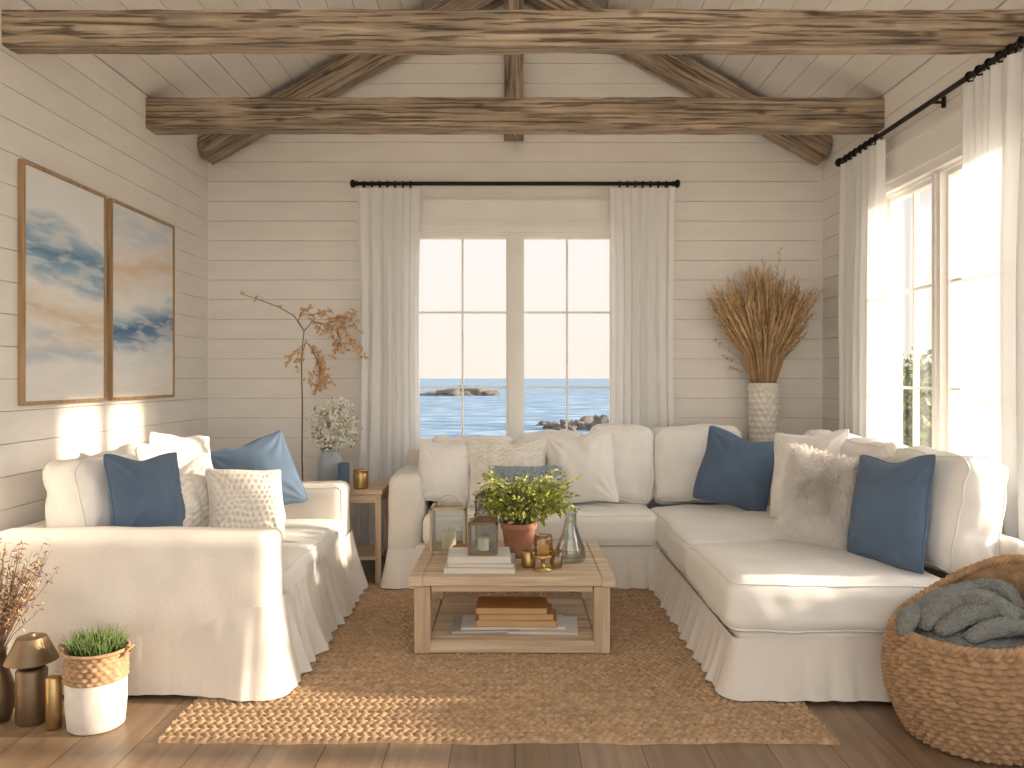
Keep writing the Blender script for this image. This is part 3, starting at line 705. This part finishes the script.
for (dx,L) in ((-.42,.42),(-.36,.30),(.34,.6),(.1,1.12),(-.3,.2)):
    b=V3((px,py,z+.38)); tip=b+V3((dx,-.1,L)); mb.tube([b,b.lerp(tip,.5)+V3((0,0,.08)),tip],[.0025,.002,.001],4,2)
    for q in range(10): mb.leaf(b.lerp(tip,.7+.03*q)+V3((0,0,.03*(1-q/10))),(random.uniform(-1,1),0,random.uniform(0,1)),.035,.004,2)
mb.build('dried_grass_vase',['ceram','wheat','wheatd'],None,True)
# ------------------------------------------------------------------ wall art
def art(name,y0,y1,z0,z1,pm):
    mb=MB(); x=XL+.001; t=.018
    for a in ((y0,y1,z0,z0+t),(y0,y1,z1-t,z1)): mb.bbox(x,x+.03,a[0],a[1],a[2],a[3],0,.002)
    for a in ((y0,y0+t),(y1-t,y1)): mb.bbox(x,x+.03,a[0],a[1],z0+t,z1-t,0,.002)
    mb.box(x,x+.022,y0+t*.8,y1-t*.8,z0+t*.8,z1-t*.8,1)
    mb.build(name,['frame',pm])
pm1=paint_mat('seascape_paint',[(.0,(236,234,230)),(.16,(240,238,234)),(.24,(196,208,216)),(.31,(234,226,214)),(.40,(222,204,176)),(.47,(236,226,210)),(.53,(242,240,236)),(.60,(152,186,206)),(.66,(104,148,182)),(.72,(170,196,212)),(.79,(238,240,240)),(1,(240,240,240))],3.1,1.26,2.47)
pm2=paint_mat('shore_paint',[(.0,(238,230,218)),(.15,(240,238,234)),(.28,(220,228,232)),(.36,(104,138,174)),(.41,(82,120,164)),(.46,(180,202,214)),(.52,(242,242,240)),(.62,(238,228,216)),(.70,(228,208,184)),(.80,(238,232,226)),(.9,(212,222,230)),(1,(240,238,236))],8.4,1.26,2.47)
art('framed_painting',3.89,4.68,1.265,2.465,pm1)
art('framed_painting',4.74,5.62,1.265,2.465,pm2)
# ------------------------------------------------------------------ wicker basket
mb=MB(); bc=(1.80,3.12); n=352; rows=18; sub=5; N=rows*sub
th0=math.radians(20)
def rimh(a): 
    c=.5+.5*math.cos(a-th0); return .40+.26*c**2.2
prof=[];
for j in range(N+1): prof.append((0,j/N))
def bR(t): return .235+.085*math.sin(min(1,t)*math.pi*.78)**.9
def bd(r,t,a,j):
    row=j//sub; fr=(j%sub)/sub; R=bR(t)
    h=rimh(a); R+=.014*math.sin(math.pi*fr) if j<N else .004
    R+=.009*math.sin(a*44+(math.pi if row%2 else 0))*math.sin(math.pi*(fr*.8+.1))
    return R,.004+h*t
mb.lathe(prof,*bc,n,0,bd)
def bi(r,t,a,j): return bR(t)-.026,.015+(rimh(a)-.012)*t
mb.lathe([(0,j/12) for j in range(13)],*bc,96,0,bi)
mb.lathe([(.215,.015),(0,.016)],*bc,48,0)
mb.lathe([(.238,.004),(0,.004)],*bc,48,0)
for s in range(3):
    pts=[]
    for k in range(240):
        a=2*math.pi*k/240; R=bR(1)-.008; ph=a*26+s*2.094
        pts.append((bc[0]+(R+.013*math.cos(ph))*math.cos(a),bc[1]+(R+.013*math.cos(ph))*math.sin(a),rimh(a)+.012*math.sin(ph)+.004))
    mb.tube(pts,.012,6,0,closed=True)
mb.build('wicker_basket',['wick'],None,True)
mb=MB()
mb.lathe([(.235,.36),(.22,.41),(.15,.44),(0,.45)],bc[0],bc[1],48,0)
def foldtube(P,r,fl=.7,seed=0):
    P=[V3(p) for p in P]; pts=[]
    for i in range(len(P)-1):
        p0,p1,p2,p3=P[max(i-1,0)],P[i],P[i+1],P[min(i+2,len(P)-1)]
        for t in [k/12 for k in range(12)]:
            pts.append(.5*((2*p1)+(p2-p0)*t+(2*p0-5*p1+4*p2-p3)*t*t+(3*p1-p0-3*p2+p3)*t**3))
    pts.append(P[-1]); N=len(pts); vs=[];fs=[]; n=20
    for i,p in enumerate(pts):
        t=(pts[min(i+1,N-1)]-pts[max(i-1,0)]).normalized(); s=t.cross(V3((0,0,1))).normalized(); u=s.cross(t)
        e=math.sin(math.pi*min(1,max(.0,i/(N-1))))**.35
        for k in range(n):
            a=2*math.pi*k/n; rr=r*e*(1+.22*noise.noise(p*14+V3((a,seed,0)))+.05*math.sin(i*1.9+k*1.3))
            vs.append(p+s*math.cos(a)*rr+u*math.sin(a)*rr*fl)
    for i in range(N-1):
        for k in range(n): k2=(k+1)%n; fs.append((i*n+k,i*n+k2,(i+1)*n+k2,(i+1)*n+k))
    mb.add(vs,fs)
B=lambda x,y,z:(bc[0]+x,bc[1]+y,z)
foldtube([B(-.21,.02,.44),B(-.10,.10,.50),B(.05,.12,.53),B(.18,.10,.50)],.058,.75,1)
foldtube([B(-.23,-.03,.43),B(-.12,.02,.50),B(.02,.03,.53),B(.19,.03,.49)],.055,.75,2)
foldtube([B(-.20,-.09,.43),B(-.08,-.06,.485),B(.06,-.05,.51),B(.18,-.06,.47)],.055,.7,3)
foldtube([B(-.13,-.16,.43),B(-.02,-.14,.465),B(.08,-.13,.47),B(.16,-.13,.44)],.05,.7,4)
foldtube([B(-.05,.18,.46),B(.06,.17,.53),B(.13,.06,.56),B(.14,-.05,.51)],.045,.8,5)
foldtube([B(-.10,.04,.50),B(-.02,-.02,.54),B(.05,-.08,.53),B(.06,-.16,.47)],.038,.8,6)
foldtube([B(-.14,.12,.47),B(-.22,.06,.47),B(-.27,.0,.455),B(-.305,-.03,.40)],.045,.6,7)
mb.build('knit_throw_blanket',['throw'],None,True)
# ------------------------------------------------------------------ left foreground decor
mb=MB(); c=(-1.685,3.22)
def pd(r,z,a,j): return r+.0012*math.sin(a*60),z
mb.lathe([(0,.002),(.095,.002),(.105,.01),(.113,.1),(.113,.2)],*c,120,0,pd)
def pw(r,z,a,j): return r+.004*math.sin(a*22+(math.pi if (j//3)%2 else 0))*(1 if 0<j<18 else 0),z
mb.lathe([(.115+.003*math.sin(j*math.pi/1.5),.195+j*.115/18) for j in range(19)]+[(.10,.308),(.095,.26)],*c,132,1,pw)
mb.tube([(c[0]+.118*math.cos(k*math.pi/24),c[1]+.118*math.sin(k*math.pi/24),.31) for k in range(48)],.008,6,1,closed=True)
for sg in (-1,1):
    mb.tube([(c[0]+sg*(.118+.03*math.sin(t*math.pi/8)),c[1]-.03+.06*t/8,.29+.035*math.sin(t*math.pi/8)) for t in range(9)],.006,6,1)
mb.lathe([(.1,.285),(0,.29)],*c,24,2)
for k in range(420):
    a=random.uniform(0,6.283); r=.09*math.sqrt(random.random()); b=V3((c[0]+r*math.cos(a),c[1]+r*math.sin(a),.285)); L=random.uniform(.06,.11)
    d=V3((math.cos(a)*r*3+random.uniform(-.25,.25),math.sin(a)*r*3+random.uniform(-.25,.25),1)).normalized()
    mb.tube([b,b+d*L*.6,b+d*L+V3((d.x*.02,d.y*.02,-.005))],[.0025,.002,.0006],3,3)
mb.build('potted_grass',['ceram','wick','soil','grass'],None,True)
mb=MB(); c=(-1.97,3.26)
mb.lathe([(0,.002),(.055,.002),(.058,.01),(.058,.21),(.05,.22),(.012,.225),(.012,.25)],*c,36,0)
mb.lathe([(.10,.25),(.055,.345),(.02,.35),(.015,.36),(0,.362)],*c,36,1); mb.lathe([(.10,.25),(.096,.25),(.05,.342)],*c,36,1)
auto(mb.build('brass_table_lamp',['bronze','bronze']),40)
mb=MB(); c=(-1.845,3.20); mb.lathe([(0,.002),(.028,.002),(.03,.006),(.03,.2),(.026,.205),(.022,.2),(0,.19)],*c,28,0); auto(mb.build('brass_candle_cup',['brass']))
mb=MB(); c=(-2.12,3.27)
mb.lathe([(0,.002),(.05,.002),(.065,.05),(.065,.14),(.04,.22),(.035,.28),(.04,.29),(.033,.29),(.03,.24)],*c,28,2)
for k in range(80):
    a=random.uniform(0,6.283); sp=random.uniform(.0,1); b=V3((*c,.24)); tip=b+V3((math.cos(a)*.17*sp+.13*random.random(),math.sin(a)*.12*sp-.03,random.uniform(.22,.50)))
    P=[b,b.lerp(tip,.35)+V3((0,0,.03)),b.lerp(tip,.7)+V3((random.uniform(-.01,.01),0,.02)),tip]
    mb.tube(P,[.002,.0016,.0013,.0008],4,0)
    for q in range(16):
        p=b.lerp(tip,random.uniform(.45,1))+V3((0,0,.015)); mb.leaf(p,[random.gauss(0,1),random.gauss(0,1),random.gauss(.3,1)],.028,.003,random.choice((0,0,1)))
mb.build('dried_twig_vase',['twig','drybud','bronze'],None,True)
# ------------------------------------------------------------------ exterior
def sea_mat():
    m,nt,b=base_mat('sea_water'); v=coords(nt,(.30,.8,1)); n=noise_n(nt,v,1.0,10,.6)
    r=ramp(nt,[(.34,lin((74,100,128))),(.50,lin((108,136,162))),(.62,lin((146,166,180))),(.74,lin((200,206,206)))],n)
    nt.links.new(r.outputs['Color'],b.inputs['Base Color']); b.inputs['Roughness'].default_value=.6; b.inputs['Specular IOR Level'].default_value=.14
    bump(nt,b,n,.5,.3); return m
M['sea']=sea_mat()
M['rock']=mat('coastal_rock',(96,90,84),.9,var=.3,vs=1,bs=3,bstr=1,bd=.2)
M['ground']=mat('pale_bounce_ground',(220,210,194),.95,var=.08,vs=1.5)  # pale tone picked so the ground reflects light up to the ceiling
M['shrub']=mat('shrub_leaf',(120,132,74),.7,var=.3,vs=3)
M['shrubd']=mat('shrub_leaf_dark',(78,94,48),.7,var=.3,vs=3)
mb=MB(); mb.add([(-3000,8,-2.4),(3000,8,-2.4),(3000,4000,-2.4),(-3000,4000,-2.4)],[(0,1,2,3)]); mb.add([(16,-300,-2.4),(3000,-300,-2.4),(3000,8,-2.4),(16,8,-2.4)],[(0,1,2,3)])
mb.build('sea',['sea'])
mb=MB(); mb.box(-16,16,-40,15,-2.6,-.15); mb.build('ground_outside',['ground'])  # unseen stretch behind the camera added as a light bouncer for the ceiling
def rocks(name,items,m='rock'):
    bm=bmesh.new()
    for (x,y,z,sx,sy,sz,sd) in items:
        r=bmesh.ops.create_icosphere(bm,subdivisions=4,radius=1)
        for v in r['verts']:
            d=1+.45*noise.noise(v.co*1.7+V3((sd,0,0)))+.2*noise.noise(v.co*5+V3((sd,3,0))); v.co=V3((x+v.co.x*sx*d,y+v.co.y*sy*d,z+v.co.z*sz*d))
    me=bpy.data.meshes.new(name); bm.to_mesh(me); bm.free(); return finish(name,me,[m],None,True)
rocks('sea_island',[(-13,170,-2.4,4,3,1.4,1),(-9,172,-2.4,4,3,2.0,2),(-5.5,171,-2.4,2.5,2,1.0,3),(-17,174,-2.4,4,3,.7,4)])
rocks('shore_rocks',[(3.0,60,-2.4,.9,.8,.4,1),(4.2,59,-2.4,1.1,.8,.7,2),(5.3,60,-2.4,1.0,1,.85,3),(2.4,64,-2.4,.6,.6,.35,5),(6.4,58,-2.4,1.0,1,1.0,8),(3.6,56,-2.4,.8,.6,.5,6)])
mb=MB()
for (x,y,z,r,rz) in ((5.9,12.0,.45,.8,1.0),(6.6,13.4,.6,.9,1.1),(5.4,10.6,.3,.6,.8),(7.4,13.0,.7,1.0,1.1),(5.0,9.4,.2,.45,.6)):
    bush(mb,(x,y,z),r,r,rz,2600,.13,.05,(0,1),(x,y,-.15),cl=.5)
mb.build('garden_shrubs',['shrub','shrubd','twig'],None,False)
# ------------------------------------------------------------------ light
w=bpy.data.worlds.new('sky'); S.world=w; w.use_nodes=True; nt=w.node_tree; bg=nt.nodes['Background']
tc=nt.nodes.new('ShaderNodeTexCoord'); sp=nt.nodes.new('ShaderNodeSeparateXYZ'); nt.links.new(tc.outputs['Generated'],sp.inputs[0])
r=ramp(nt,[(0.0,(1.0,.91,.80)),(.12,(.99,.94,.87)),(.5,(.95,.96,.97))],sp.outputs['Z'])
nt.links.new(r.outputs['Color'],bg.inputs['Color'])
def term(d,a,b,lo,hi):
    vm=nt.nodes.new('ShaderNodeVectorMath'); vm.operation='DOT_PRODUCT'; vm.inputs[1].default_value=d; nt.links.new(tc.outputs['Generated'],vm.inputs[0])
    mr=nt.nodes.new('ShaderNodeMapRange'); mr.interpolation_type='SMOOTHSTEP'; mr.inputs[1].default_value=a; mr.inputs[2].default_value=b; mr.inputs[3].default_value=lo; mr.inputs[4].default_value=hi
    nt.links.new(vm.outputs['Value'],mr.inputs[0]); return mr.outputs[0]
# sky boosted toward low sun (+X) and behind camera (-Y) as added room fill
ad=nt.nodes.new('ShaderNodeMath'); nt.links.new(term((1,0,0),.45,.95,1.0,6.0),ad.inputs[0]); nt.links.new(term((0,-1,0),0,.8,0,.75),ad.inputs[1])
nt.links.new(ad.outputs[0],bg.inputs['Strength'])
sd=bpy.data.lights.new('sun','SUN'); sd.energy=9.5; sd.color=(1,.83,.63); sd.angle=math.radians(2.0)
so=bpy.data.objects.new('sun',sd); COL.objects.link(so); so.rotation_euler=V3((-1,.02,-.27)).to_track_quat('-Z','Y').to_euler(); so.location=(8,5,6)
cd=bpy.data.cameras.new('camera'); cd.lens=28.125; cd.sensor_width=36; cd.shift_x=-.003; cd.shift_y=-.006; cd.clip_end=6000
co=bpy.data.objects.new('camera',cd); COL.objects.link(co); co.location=(0,0,1.4); co.rotation_euler=(math.pi/2,0,0)
S.camera=co
